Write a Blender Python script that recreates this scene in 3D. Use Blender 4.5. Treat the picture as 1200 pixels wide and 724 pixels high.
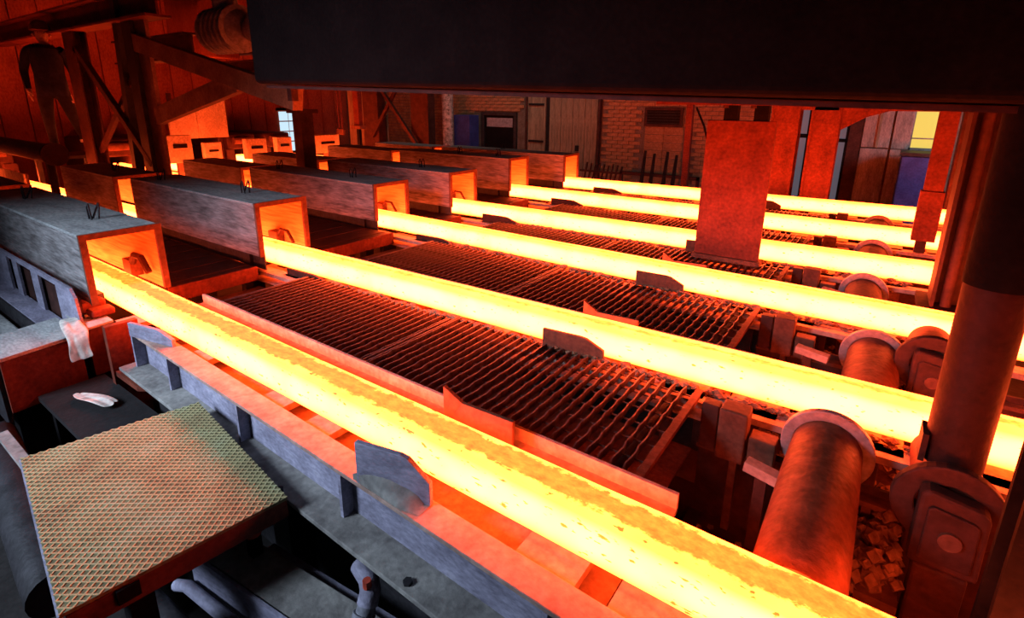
import bpy, bmesh, math, random
from mathutils import Vector, Matrix
random.seed(7)
for o in list(bpy.data.objects): bpy.data.objects.remove(o)
scene = bpy.context.scene
COL = scene.collection
rad = math.radians

# ------------------------------------------------------------------ camera
cam_d = bpy.data.cameras.new('camera'); cam = bpy.data.objects.new('camera', cam_d); COL.objects.link(cam)
yaw, pit, rol = rad(-35.164), rad(15.407), rad(0.5615)
fw = Vector((math.sin(yaw)*math.cos(pit), math.cos(yaw)*math.cos(pit), -math.sin(pit)))
rt = fw.cross(Vector((0, 0, 1))).normalized(); up = rt.cross(fw)
R2 = rt*math.cos(rol)+up*math.sin(rol); U2 = -rt*math.sin(rol)+up*math.cos(rol)
m = Matrix((R2, U2, -fw)).transposed().to_4x4(); m.translation = (0, 0, 1.1)
cam.matrix_world = m
cam_d.sensor_width = 36; cam_d.sensor_fit = 'HORIZONTAL'
cam_d.lens = 36*622.34/1200
cam_d.shift_y = -69.73/1200
cam_d.clip_start = 0.02
scene.camera = cam

# ------------------------------------------------------------------ world, lights, exposure
w = bpy.data.worlds.new('world'); scene.world = w; w.use_nodes = True
w.node_tree.nodes['Background'].inputs[0].default_value = (0.55, 0.68, 1.0, 1)
w.node_tree.nodes['Background'].inputs[1].default_value = 0.010
scene.view_settings.view_transform = 'Standard'
scene.view_settings.look = 'None'
scene.view_settings.exposure = 0.0
scene.view_settings.gamma = 1.0

def area(name, loc, target, size, power, col, spread=170):
    d = bpy.data.lights.new(name, 'AREA'); d.shape = 'RECTANGLE'; d.size = size[0]; d.size_y = size[1]
    d.energy = power; d.color = col; d.spread = rad(spread)
    o = bpy.data.objects.new(name, d); COL.objects.link(o); o.location = loc
    o.rotation_euler = (Vector(target)-Vector(loc)).to_track_quat('-Z', 'Y').to_euler()
    return o
# daylight of the hall doorway, behind the camera on the left
area('doorway_daylight', (-4.0, -2.9, 2.4), (-2.7, 1.0, -0.45), (1.6, 1.6), 66, (0.62, 0.76, 1.0), 62)
# unseen lamps added to brighten the blue bin and doors, and the brick wall
area('side_window_daylight', (2.6, 8.9, 1.3), (.3, 10.5, .1), (.8, 1.0), 26, (0.7, 0.82, 1.0), 110)
area('roof_light', (-6.6, 8.3, 4.4), (-7.4, 11, .4), (1.6, .8), 26, (0.95, 0.95, 0.9), 120)

# ------------------------------------------------------------------ materials
MATS = {}
def nt(name):
    mt = bpy.data.materials.new(name); mt.use_nodes = True
    n = mt.node_tree; return mt, n, n.nodes['Principled BSDF']
def lerpramp(n, stops):
    r = n.nodes.new('ShaderNodeValToRGB'); e = r.color_ramp.elements
    while len(e) < len(stops): e.new(0.5)
    for k, (p, c) in enumerate(stops):
        e[k].position = p; e[k].color = (*c, 1)
    return r
def steel(name, c1, c2, c3=None, scale=6, stretch=(1, 1, 1), rough=.7, metal=0., bump=.3, fine=40, spec=.25):
    mt, n, b = nt(name)
    tc = n.nodes.new('ShaderNodeTexCoord'); mp = n.nodes.new('ShaderNodeMapping')
    mp.inputs['Scale'].default_value = stretch
    n.links.new(tc.outputs['Object'], mp.inputs['Vector'])
    a = n.nodes.new('ShaderNodeTexNoise'); a.inputs['Scale'].default_value = scale; a.inputs['Detail'].default_value = 6; a.inputs['Roughness'].default_value = .65
    n.links.new(mp.outputs[0], a.inputs['Vector'])
    st = [(.32, c1), (.62, c2)] + ([(.78, c3)] if c3 else [])
    r = lerpramp(n, st); n.links.new(a.outputs['Fac'], r.inputs[0])
    f = n.nodes.new('ShaderNodeTexNoise'); f.inputs['Scale'].default_value = fine; f.inputs['Detail'].default_value = 4
    n.links.new(mp.outputs[0], f.inputs['Vector'])
    mx = n.nodes.new('ShaderNodeMix'); mx.data_type = 'RGBA'; mx.blend_type = 'MULTIPLY'; mx.inputs[0].default_value = .55
    n.links.new(r.outputs[0], mx.inputs[6])
    fr = lerpramp(n, [(.3, (.45, .45, .45)), (.7, (1.2, 1.2, 1.2))]); n.links.new(f.outputs['Fac'], fr.inputs[0])
    n.links.new(fr.outputs[0], mx.inputs[7]); n.links.new(mx.outputs[2], b.inputs['Base Color'])
    b.inputs['Roughness'].default_value = rough; b.inputs['Metallic'].default_value = metal; b.inputs['Specular IOR Level'].default_value = spec
    bp = n.nodes.new('ShaderNodeBump'); bp.inputs['Strength'].default_value = bump; bp.inputs['Distance'].default_value = .01
    n.links.new(f.outputs['Fac'], bp.inputs['Height']); n.links.new(bp.outputs[0], b.inputs['Normal'])
    MATS[name] = mt; return mt
steel('box_steel', (.10, .085, .08), (.30, .28, .27), (.40, .36, .33), 4, (.6, 2.0, 4.0), .75, bump=.5, fine=16)
steel('box_top', (.24, .24, .235), (.40, .41, .39), (.46, .44, .40), 5, (.7, 2, 2), .8, bump=.2)
steel('rust', (.075, .030, .018), (.16, .065, .036), (.22, .10, .06), 7, rough=.75)
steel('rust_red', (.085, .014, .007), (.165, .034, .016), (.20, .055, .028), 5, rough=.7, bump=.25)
steel('dark_rust', (.026, .009, .006), (.065, .022, .015), (.09, .035, .022), 8, rough=.7)
steel('deep_rust', (.016, .004, .003), (.042, .010, .007), (.07, .022, .014), 9, rough=.65)
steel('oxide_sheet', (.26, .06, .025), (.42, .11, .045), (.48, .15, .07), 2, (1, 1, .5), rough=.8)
steel('rust_bright', (.12, .035, .015), (.26, .085, .04), (.36, .15, .08), 9, rough=.6, bump=.4)
steel('dark_steel', (.012, .011, .012), (.032, .03, .033), (.05, .045, .045), 8, rough=.55)
steel('black_steel', (.003, .0025, .003), (.007, .006, .006), (.01, .008, .008), 5, rough=.8, spec=.08)
steel('soot', (.006, .005, .005), (.015, .012, .012), None, 4, rough=.9)  # near-black colour, also painted in for shade in gaps and openings
steel('grating_steel', (.06, .034, .03), (.14, .08, .072), (.19, .11, .10), 10, rough=.5, metal=.2, bump=.2)
steel('blue_grey_steel', (.17, .16, .21), (.33, .32, .41), (.42, .40, .46), 6, (1, 2, 2), .6)
steel('dusty_steel', (.14, .13, .12), (.30, .29, .26), (.36, .34, .30), 6, rough=.85)
steel('flange_steel', (.28, .18, .14), (.44, .30, .24), (.5, .36, .3), 7, rough=.75, bump=.2)
steel('ring_steel', (.26, .2, .2), (.42, .33, .33), None, 9, rough=.5, metal=.3)
steel('brown_beam', (.14, .07, .035), (.26, .13, .06), (.32, .17, .09), 4, (1, 1, 1), .7, bump=.15)
steel('concrete', (.012, .010, .009), (.03, .026, .024), None, 3, rough=.95)
steel('brick', (.20, .10, .05), (.36, .19, .09), (.42, .25, .14), 6, rough=.9)
steel('mortar', (.10, .075, .055), (.17, .13, .10), None, 5, rough=.95)
steel('wall_paint', (.13, .06, .04), (.22, .10, .06), None, 3, rough=.9)
steel('wood', (.12, .095, .06), (.28, .22, .14), (.34, .27, .18), 4, (4, 4, .5), .85)
steel('grey_door', (.17, .15, .13), (.34, .28, .24), (.42, .36, .3), 5, (3, 3, .6), .8)
steel('cloth', (.42, .38, .33), (.7, .64, .55), None, 9, rough=.95)
steel('navy', (.008, .010, .03), (.02, .024, .06), None, 9, rough=.9)
steel('trouser', (.008, .008, .014), (.018, .018, .03), None, 9, rough=.9)
steel('boot', (.01, .008, .008), (.02, .016, .015), None, 9, rough=.6)
steel('skin', (.30, .17, .12), (.40, .23, .17), None, 9, rough=.6)
steel('helmet', (.12, .05, .02), (.2, .08, .03), None, 5, rough=.4)
steel('reflective', (.5, .5, .48), (.7, .7, .66), None, 20, rough=.4)
steel('blue_paint', (.02, .03, .16), (.04, .06, .26), None, 4, rough=.6)
steel('slag', (.12, .06, .035), (.32, .18, .10), (.44, .27, .16), 14, rough=.95, bump=.8)
steel('hose_grey', (.16, .16, .18), (.3, .3, .33), None, 12, rough=.8)
steel('speckled', (.1, .09, .08), (.55, .5, .45), None, 14, rough=.8)
steel('red_paint', (.4, .05, .03), (.55, .08, .04), None, 6, rough=.5)

def emit(name, col, k):
    mt, n, b = nt(name)
    b.inputs['Base Color'].default_value = (.02, .02, .02, 1)
    b.inputs['Emission Color'].default_value = (*col, 1); b.inputs['Emission Strength'].default_value = k
    MATS[name] = mt; return mt
emit('day_pane', (.62, .85, 1), 1.0); emit('day_pane_dim', (.55, .62, .8), .12); emit('yellow_pane', (1, .72, .12), .85)

def hot(name, sideK, topK, scaleK, scale_w, thr):
    """Glowing steel. Object space: x along the billet, y across it, top at z=0.  Cooler crust lies along the top."""
    mt, n, b = nt(name)
    N = n.nodes.new; L = n.links.new
    tc = N('ShaderNodeTexCoord'); sp = N('ShaderNodeSeparateXYZ'); L(tc.outputs['Object'], sp.inputs[0])
    no = N('ShaderNodeNewGeometry')
    sn = N('ShaderNodeSeparateXYZ'); L(no.outputs['Normal'], sn.inputs[0])
    def mth(op, a, bb=None, c=None, clamp=False):
        q = N('ShaderNodeMath'); q.operation = op; q.use_clamp = clamp
        for i, v in enumerate((a, bb, c)):
            if v is None: continue
            if isinstance(v, (int, float)): q.inputs[i].default_value = v
            else: L(v, q.inputs[i])
        return q.outputs[0]
    topm = mth('SMOOTH_MIN', mth('MULTIPLY_ADD', sn.outputs['Z'], 2.4, -1.2, True), 1, .01)
    mp = N('ShaderNodeMapping'); mp.inputs['Scale'].default_value = (1, 1.6, 1); L(tc.outputs['Object'], mp.inputs[0])
    nz = N('ShaderNodeTexNoise'); nz.inputs['Scale'].default_value = 22; nz.inputs['Detail'].default_value = 5; nz.inputs['Roughness'].default_value = .7
    L(mp.outputs[0], nz.inputs['Vector'])
    nl = N('ShaderNodeTexNoise'); nl.inputs['Scale'].default_value = 5; nl.inputs['Detail'].default_value = 2; L(tc.outputs['Object'], nl.inputs['Vector'])
    # crust: |y - centre| < width, ragged
    d = mth('ABSOLUTE', mth('SUBTRACT', sp.outputs['Y'], .012))
    e = mth('ADD', d, mth('MULTIPLY', mth('SUBTRACT', nz.outputs['Fac'], .5), .075))
    e = mth('ADD', e, mth('MULTIPLY', mth('SUBTRACT', nl.outputs['Fac'], .5), .05))
    crust = mth('MULTIPLY', mth('SUBTRACT', scale_w, e), 90, None, True)
    crust = mth('MULTIPLY', crust, topm)
    # small dark flecks of scale on the side faces
    mp2 = N('ShaderNodeMapping'); mp2.inputs['Scale'].default_value = (.55, 1, 1.6); L(tc.outputs['Object'], mp2.inputs[0])
    n2 = N('ShaderNodeTexNoise'); n2.inputs['Scale'].default_value = 48; n2.inputs['Detail'].default_value = 2; L(mp2.outputs[0], n2.inputs['Vector'])
    fl = mth('MULTIPLY', mth('SUBTRACT', n2.outputs['Fac'], thr), 25, None, True)
    # corners of the section have cooled most, the middle of each face least
    band = mth('MULTIPLY', mth('ABSOLUTE', mth('ADD', sp.outputs['Z'], .07)), 1/.075, None, True)
    band = mth('POWER', band, 3.0)
    side = mth('MULTIPLY_ADD', band, -.62*sideK, sideK)
    k = mth('ADD', mth('MULTIPLY', topm, topK), mth('MULTIPLY', mth('SUBTRACT', 1, topm), side))
    k = mth('MULTIPLY', k, mth('MULTIPLY_ADD', nl.outputs['Fac'], .5, .75))
    k = mth('MULTIPLY', k, mth('MULTIPLY_ADD', fl, -.72, 1))
    mixk = N('ShaderNodeMix'); L(crust, mixk.inputs[0]); L(k, mixk.inputs[2])
    L(mth('MULTIPLY', scaleK, mth('MULTIPLY_ADD', nz.outputs['Fac'], 1.9, .05)), mixk.inputs[3])
    cr = lerpramp(n, [(0, (1, .056, .0045)), (.45, (1, .068, .007)), (1, (1, .088, .019))])
    L(mth('MULTIPLY', mixk.outputs[0], 1/34, None, True), cr.inputs[0])
    L(cr.outputs[0], b.inputs['Emission Color']); L(mixk.outputs[0], b.inputs['Emission Strength'])
    b.inputs['Base Color'].default_value = (.08, .05, .04, 1); b.inputs['Roughness'].default_value = .9
    bp = N('ShaderNodeBump'); bp.inputs['Strength'].default_value = .4; bp.inputs['Distance'].default_value = .01
    L(nz.outputs['Fac'], bp.inputs['Height']); L(bp.outputs[0], b.inputs['Normal'])
    MATS[name] = mt; return mt
hot('hot_near', 34, 19, 7.6, .047, .655)
hot('hot_far', 36, 20, 13.0, .020, .68)

def checker():
    mt, n, b = nt('checker_plate'); N = n.nodes.new; L = n.links.new
    tc = N('ShaderNodeTexCoord')
    a = N('ShaderNodeTexNoise'); a.inputs['Scale'].default_value = 5; a.inputs['Detail'].default_value = 5; L(tc.outputs['Object'], a.inputs['Vector'])
    r = lerpramp(n, [(.3, (.33, .24, .11)), (.5, (.42, .36, .17)), (.7, (.40, .42, .24))]); L(a.outputs['Fac'], r.inputs[0])
    L(r.outputs[0], b.inputs['Base Color']); b.inputs['Roughness'].default_value = .75
    MATS['checker_plate'] = mt
checker()
steel('checker_base', (.12, .09, .045), (.22, .21, .10), (.24, .25, .14), 5, rough=.8)
steel('liner', (.42, .24, .10), (.72, .48, .22), (.8, .56, .3), 5, (.5, 3, 9), .85, bump=.6, fine=9)  # pale colour chosen to throw back more billet light in the mouths
steel('refractory', (.62, .5, .34), (.85, .74, .52), None, 8, rough=.9)
M = MATS

# ------------------------------------------------------------------ mesh builder
class MB:
    def __init__(s): s.v = []; s.f = []
    def add(s, vs, fs):
        k = len(s.v); s.v += [tuple(p) for p in vs]; s.f += [tuple(i+k for i in f) for f in fs]; return s
    def box(s, x0, x1, y0, y1, z0, z1, mat=None):
        vs = [Vector((x, y, z)) for x in (x0, x1) for y in (y0, y1) for z in (z0, z1)]
        if mat is not None: vs = [mat @ p for p in vs]
        return s.add(vs, [(0, 1, 3, 2), (4, 6, 7, 5), (0, 4, 5, 1), (2, 3, 7, 6), (0, 2, 6, 4), (1, 5, 7, 3)])
    def bar(s, p0, p1, wd, ht, upv=(0, 0, 1), taper=1.):
        p0, p1 = Vector(p0), Vector(p1); d = (p1-p0).normalized(); upv = Vector(upv)
        sd = d.cross(upv).normalized(); u = sd.cross(d)
        vs = []
        for p, k in ((p0, 1), (p1, taper)):
            for a, c in ((-1, -1), (1, -1), (1, 1), (-1, 1)): vs.append(p+sd*a*wd*k/2+u*c*ht*k/2)
        return s.add(vs, [(3, 2, 1, 0), (4, 5, 6, 7), (0, 1, 5, 4), (1, 2, 6, 5), (2, 3, 7, 6), (3, 0, 4, 7)])
    def ibar(s, p0, p1, wd, ht, t=.012, upv=(0, 0, 1)):
        p0, p1 = Vector(p0), Vector(p1); d = (p1-p0).normalized(); upv = Vector(upv); sd = d.cross(upv).normalized(); u = sd.cross(d)
        s.bar(p0+u*(ht-t)/2, p1+u*(ht-t)/2, wd, t, upv); s.bar(p0-u*(ht-t)/2, p1-u*(ht-t)/2, wd, t, upv)
        return s.bar(p0, p1, t, ht-2*t, upv)
    def tube(s, pts, r, n=12, cap=True):
        pts = [Vector(p) for p in pts]; rs = r if isinstance(r, (list, tuple)) else [r]*len(pts)
        k = len(s.v); prev = None
        for i, p in enumerate(pts):
            d = (pts[min(i+1, len(pts)-1)]-pts[max(i-1, 0)]).normalized()
            if prev is None:
                h = Vector((0, 0, 1)) if abs(d.z) < .9 else Vector((1, 0, 0)); a = d.cross(h).normalized()
            else: a = (prev-d*prev.dot(d)).normalized()
            prev = a; c = d.cross(a)
            for j in range(n):
                t = 2*math.pi*j/n; s.v.append(tuple(p+(a*math.cos(t)+c*math.sin(t))*rs[i]))
        for i in range(len(pts)-1):
            for j in range(n):
                q = (j+1) % n; s.f.append((k+i*n+j, k+i*n+q, k+(i+1)*n+q, k+(i+1)*n+j))
        if cap:
            s.f.append(tuple(k+j for j in reversed(range(n)))); s.f.append(tuple(k+(len(pts)-1)*n+j for j in range(n)))
        return s
    def prism(s, poly, off):
        """extrude a closed 3-D polygon by the vector off"""
        n = len(poly); P = [Vector(p) for p in poly]; off = Vector(off)
        return s.add(P+[p+off for p in P], [tuple(reversed(range(n))), tuple(range(n, 2*n))]+[(i, (i+1) % n, n+(i+1) % n, n+i) for i in range(n)])
    def ring(s, c, r0, r1, h, n=32, axis='Y'):
        k = len(s.v); c = Vector(c)
        for y in (0, h):
            for r in (r0, r1):
                for j in range(n):
                    t = 2*math.pi*j/n
                    s.v.append(tuple(c+Vector((r*math.cos(t), y, r*math.sin(t)))))
        for j in range(n):
            q = (j+1) % n; A, B, Cc, D = k, k+n, k+2*n, k+3*n
            s.f += [(A+j, A+q, B+q, B+j), (Cc+j, D+j, D+q, Cc+q), (B+j, B+q, D+q, D+j), (A+j, Cc+j, Cc+q, A+q)]
        return s
    def lump(s, c, r, sq=(1, 1, 1)):
        c = Vector(c); vs = []
        for d in ((1, 0, 0), (-1, 0, 0), (0, 1, 0), (0, -1, 0), (0, 0, 1), (0, 0, -1), (.6, .6, .6), (-.6, .6, .55), (.6, -.6, .5), (-.6, -.6, .6)):
            q = r*random.uniform(.65, 1.25); vs.append(c+Vector((d[0]*sq[0], d[1]*sq[1], d[2]*sq[2]))*q)
        return s.add(vs, [(0, 2, 6), (2, 4, 6), (4, 0, 6), (2, 1, 7), (1, 4, 7), (4, 2, 7), (3, 0, 8), (0, 4, 8), (4, 3, 8), (1, 3, 9), (3, 4, 9), (4, 1, 9), (2, 0, 5), (1, 2, 5), (3, 1, 5), (0, 3, 5)])
    def mesh(s, name, mat, org):
        me = bpy.data.meshes.new(name)
        me.from_pydata([(p[0]-org[0], p[1]-org[1], p[2]-org[2]) for p in s.v], [], s.f); me.update()
        if mat: me.materials.append(M[mat] if isinstance(mat, str) else mat)
        b = bmesh.new(); b.from_mesh(me); bmesh.ops.recalc_face_normals(b, faces=b.faces); b.to_mesh(me); b.free()
        return me
    def build(s, name, mat, parent=None, bevel=0, smooth=False, org=None, seg=2):
        if org is None:
            xs, ys, zs = zip(*s.v); org = Vector(((min(xs)+max(xs))/2, (min(ys)+max(ys))/2, min(zs)))
        else: org = Vector(org)
        o = bpy.data.objects.new(name, s.mesh(name, mat, org)); COL.objects.link(o)
        o.location = org - (wloc(parent) if parent else Vector())
        if parent: o.parent = parent
        if smooth:
            for p in o.data.polygons: p.use_smooth = True
            o.data.set_sharp_from_angle(angle=rad(40))
        if bevel:
            bv = o.modifiers.new('bevel', 'BEVEL'); bv.width = bevel; bv.segments = seg; bv.limit_method = 'ANGLE'
        return o
def wloc(o):
    v = Vector(o.location)
    while o.parent: o = o.parent; v += Vector(o.location)
    return v
def thing(name, loc, label, cat, group=None):
    o = bpy.data.objects.new(name, None); COL.objects.link(o); o.location = loc; o.empty_display_size = .1
    return tag(o, label, cat, group)
def tag(o, label, cat, group=None, kind=None):
    o['label'] = label; o['category'] = cat
    if group: o['group'] = group
    if kind: o['kind'] = kind
    return o
def struct(o): o['kind'] = 'structure'; return o
def rep(name, src, loc, parent):
    """another piece that shares the mesh of src"""
    o = src.copy(); COL.objects.link(o); o.name = name; o.parent = parent; o.location = Vector(loc)-wloc(parent); return o
def tint(o, base): return o

# ------------------------------------------------------------------ the setting
FZ = -0.95
struct(MB().box(-13.2, 6, -3, 11.3, FZ-.1, FZ).build('floor', 'concrete'))
struct(MB().box(-13.2, 6, -3, 11.3, 5.0, 5.1).build('ceiling', 'soot'))
wl = struct(MB().box(-13.4, -13.2, -3, 11.3, FZ, 5.0).build('wall_left', 'wall_paint'))
sheet = None
for k in range(24):
    y = 0.2+k*.42
    q = MB().box(-13.2, -13.16, y, y+.40, FZ+.1, 4.2)
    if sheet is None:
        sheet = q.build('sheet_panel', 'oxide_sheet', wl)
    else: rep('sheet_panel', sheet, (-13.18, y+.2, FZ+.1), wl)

WY = 11.0
BR = dict(door=(-7.3, -5.35, FZ, 1.50), opening=(-8.72, -7.62, -.15, .86), vent=(-4.36, -3.56, .68, 1.03), panel=(-4.36, -3.5, FZ, .66), rd=(-.95, .95, FZ, 1.2))
wb = struct(MB().box(-13.2, 6, WY, WY+.25, FZ, 5.0).build('wall_back', 'mortar'))
cands = []
row = 0; z = -.55
while z < 1.62:
    x = -13.0 + (.13 if row % 2 else 0)
    while x < 1.2:
        xc, zc = x+.125, z+.035
        if not any(a-.13 < xc < b+.13 and c-.02 < zc < d+.04 for a, b, c, d in BR.values()): cands.append((xc, zc))
        x += .26
    z += .081; row += 1
def dist(p): return (Vector((p[0], WY, p[1]))-Vector((0, 0, 1.1))).length
vis = sorted([p for p in cands if -9.6 < p[0] < -2.6 and -.15 < p[1] < 1.4], key=dist)[:300]
vs = set(vis)
bmesh_src = MB().box(-.125, .125, -.022, .02, -.034, .034).build('brick', 'brick', wb, org=(0, 0, 0))
for i, (x, zz) in enumerate(vis):
    o = bmesh_src if i == 0 else bmesh_src.copy()
    if i: COL.objects.link(o); o.name = 'brick'
    o.parent = wb; o.location = Vector((x, WY-random.uniform(-.006, .006), zz))-wloc(wb)
rest = MB()
for x, zz in cands:
    if (x, zz) not in vs:
        dy = random.uniform(-.006, .006); rest.box(x-.125, x+.125, WY-.022+dy, WY+.02, zz-.034, zz+.034)
o = rest.build('brickwork', 'brick', wb); o['kind'] = 'stuff'

# large block panel under the vent (bigger blocks in the wall)
blk = None
for r in range(8):
    for c in range(2):
        x0 = -4.33+c*.41+(.0 if r % 2 else 0); z0 = -.62+r*.16
        q = MB().box(x0, x0+.40, WY-.02, WY+.02, z0, z0+.148)
        if blk is None: blk = q.build('block', 'brick', wb)
        else: rep('block', blk, (x0+.2, WY, z0), wb)

# grey double door of planks in the brick wall
d1 = struct(bpy.data.objects.new('door_1', None)); COL.objects.link(d1); d1.location = (-6.3, WY-.05, FZ)
MB().box(-7.28, -6.78, WY-.07, WY, FZ, 1.46).build('door_leaf', 'wood', d1)
for k in range(8):
    x0 = -6.66+k*.155
    MB().box(x0, x0+.147, WY-.07-.008*(k % 2), WY, FZ, 1.46).build('plank', 'wood', d1)
MB().box(-6.78, -6.66, WY-.03, WY, FZ, 1.46).build('door_gap', 'soot', d1)  # dark strip painted as the shade in the gap
for x in (-7.33, -5.42): MB().box(x, x+.06, WY-.1, WY, FZ, 1.5).build('door_post', 'dark_rust', d1)
MB().box(-5.95, -5.86, WY-.1, WY-.06, .05, .18).build('door_handle', 'soot', d1)
MB().box(-7.33, -5.36, WY-.1, WY, 1.46, 1.54).build('door_head', 'dark_rust', d1)
for z0 in (.2, 1.05): MB().box(-7.24, -6.82, WY-.09, WY-.06, z0, z0+.05).build('hinge', 'soot', d1)

# dark window beside a blue shutter
w1 = struct(bpy.data.objects.new('window_1', None)); COL.objects.link(w1); w1.location = (-8.15, WY, -.12)
MB().box(-8.62, -7.7, WY-.02, WY+.02, -.12, .8).build('pane', 'black_steel', w1)
MB().box(-8.55, -7.75, WY-.03, WY-.02, .52, .74).build('reflected_pane', 'hose_grey', w1)  # grey patch painted as a reflection on the dark pane
for a in ((-8.72, -7.62, .8, .88), (-8.72, -7.62, -.2, -.12), (-8.72, -8.62, -.12, .8), (-7.7, -7.62, -.12, .8)):
    MB().box(a[0], a[1], WY-.06, WY+.02, a[2], a[3]).build('window_frame', 'dark_steel', w1)
o = MB().box(-9.25, -8.74, WY-.5, WY-.12, FZ, .80).build('blue_cabinet', 'blue_paint', bevel=.01)
tag(o, 'blue steel cabinet standing by the dark window in the brick wall', 'cabinet')
o = MB().tube([(-9.27, WY-.7, FZ), (-9.27, WY-.7, 3.2)], .14, 14).build('stack_pipe', 'speckled', smooth=True)
tag(o, 'pale mottled upright pipe left of the blue cabinet', 'pipe')
# vent
w2 = struct(bpy.data.objects.new('window_2', None)); COL.objects.link(w2); w2.location = (-3.96, WY, .68)
MB().box(-4.32, -3.6, WY-.01, WY+.02, .7, 1.01).build('vent_opening', 'soot', w2)  # dark sheet standing in for the shade inside the vent
for a in ((-4.36, -3.56, .99, 1.04), (-4.36, -3.56, .66, .71), (-4.36, -4.31, .71, .99), (-3.61, -3.56, .71, .99)):
    MB().box(a[0], a[1], WY-.04, WY+.02, a[2], a[3]).build('vent_frame', 'dark_rust', w2)
for k in range(5): MB().bar((-3.96, WY-.02, .73+k*.055), (-3.955, WY-.02, .73+k*.055), .04, .006, (0, .6, .8)) if False else MB().box(-4.31, -3.61, WY-.035, WY-.008, .725+k*.055, .735+k*.055).build('louvre', 'dark_steel', w2)

# right end of the back wall: tall grey doors and windows
d2 = struct(bpy.data.objects.new('door_2', None)); COL.objects.link(d2); d2.location = (-.3, WY-.05, FZ)
for x0, x1, zs in ((-.66, -.47, None), (-.46, -.07, ((FZ, .42), (.44, 1.25))), (-.04, .2, ((FZ, .42), (.43, 1.25)))):
    if zs is None: MB().box(x0, x1, WY-.06, WY, FZ, 1.25).build('door_post', 'dark_rust', d2)
    else:
        for a, b2 in zs: MB().box(x0, x1, WY-.07, WY, a, b2).build('door_panel', 'grey_door', d2, bevel=.006)
MB().box(-.26, -.22, WY-.09, WY-.06, .44, 1.25).build('door_batten', 'wood', d2)
w3 = struct(bpy.data.objects.new('window_3', None)); COL.objects.link(w3); w3.location = (-.8, WY, -.6)
MB().box(-.88, -.7, WY-.03, WY, -.6, .5).build('pane', 'day_pane_dim', w3)
MB().box(-.88, -.7, WY-.03, WY, .56, 1.15).build('pane', 'day_pane_dim', w3)
for a in ((-.9, -.68, .5, .56), (-.92, -.88, -.6, 1.2), (-.7, -.66, -.6, 1.2)): MB().box(a[0], a[1], WY-.06, WY, a[2], a[3]).build('window_frame', 'black_steel', w3)
w4 = struct(bpy.data.objects.new('window_4', None)); COL.objects.link(w4); w4.location = (.35, WY, .4)
MB().box(.22, .6, WY-.03, WY, .62, 1.12).build('pane', 'yellow_pane', w4)
MB().box(.22, .6, WY-.03, WY, .46, .60).build('pane', 'yellow_pane', w4)
for a in ((.2, .62, .60, .62), (.2, .62, .42, .46), (.2, .22, .4, 1.14), (.6, .62, .4, 1.14)): MB().box(a[0], a[1], WY-.05, WY, a[2], a[3]).build('window_frame', 'dusty_steel', w4)
w5 = struct(bpy.data.objects.new('window_5', None)); COL.objects.link(w5); w5.location = (-1.4, WY, -.6)
MB().box(-1.48, -1.30, WY-.03, WY, -.6, .55).build('pane', 'day_pane_dim', w5)
MB().box(-1.48, -1.30, WY-.03, WY, .62, 1.12).build('pane', 'day_pane_dim', w5)
for a in ((-1.5, -1.28, .55, .62), (-1.52, -1.48, -.6, 1.2), (-1.3, -1.26, -.6, 1.2)): MB().box(a[0], a[1], WY-.06, WY, a[2], a[3]).build('window_frame', 'black_steel', w5)
t = thing('blue_bin', (.35, 10.4, FZ), 'deep blue steel bin below the yellow window, behind the red posts', 'bin')
MB().box(.12, .62, 10.15, 10.7, FZ, .38).build('bin_body', 'blue_paint', t, bevel=.02)
MB().box(.10, .64, 10.13, 10.72, .38, .43).build('rim', 'dark_steel', t)
# bright window on the far left back
w6 = struct(bpy.data.objects.new('window_6', None)); COL.objects.link(w6); w6.location = (-13.1, 8.35, -.2)
for r in range(4):
    for c in range(2):
        MB().box(-13.155, -13.13, 8.1+c*.27, 8.34+c*.27, -.18+r*.26, .05+r*.26).build('pane', 'day_pane', w6)
MB().box(-13.16, -13.12, 8.04, 8.68, .86, .92).build('window_frame', 'black_steel', w6)
MB().box(-13.16, -13.12, 8.04, 8.68, -.26, -.19).build('window_frame', 'black_steel', w6)

# ------------------------------------------------------------------ strands and their tracks
SA = [(1.19, 0.0), (2.405, .0325), (3.61, -.012), (4.80, .033), (6.075, .01), (7.46, .06)]
def yc(i, x): return SA[i][0]+SA[i][1]*x
ORD = ['nearest', 'second', 'third', 'fourth', 'fifth', 'farthest']
S = .075
XL, XR = -11.3, 3.0
for i in range(6):
    n = 60; mb = MB(); pr = []
    c = .012
    prof = [(-S, -c), (-S+c*.3, -c*.3), (-S+c, 0), (S-c, 0), (S-c*.3, -c*.3), (S, -c), (S, -2*S+c), (S-c, -2*S), (-S+c, -2*S), (-S, -2*S+c)]
    for k in range(n+1):
        x = XL+(XR-XL)*k/n
        for a, b2 in prof:
            mb.v.append((x, a, b2+random.uniform(-.0012, .0012)))
    P = len(prof)
    for k in range(n):
        for j in range(P):
            q = (j+1) % P; mb.f.append((k*P+j, k*P+q, (k+1)*P+q, (k+1)*P+j))
    mb.f += [tuple(reversed(range(P))), tuple(n*P+j for j in range(P))]
    o = mb.build('steel_billet', 'hot_near' if i == 0 else 'hot_far', org=(0, 0, 0))
    o.location = (0, SA[i][0], 0); o.rotation_euler = (0, 0, math.atan(SA[i][1]))
    extra = ['with a broad orange crust along its top, from the nearest box', 'leaving the second box, a thin dark line along its top', 'leaving the third box, running behind the round columns', 'passing right behind the wide red plate', 'between the red plate and the two farthest columns', 'running along the foot of the brick wall'][i]
    tag(o, f'{ORD[i]} glowing billet {extra}', 'billet', 'glowing billets on the roller tracks')

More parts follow.
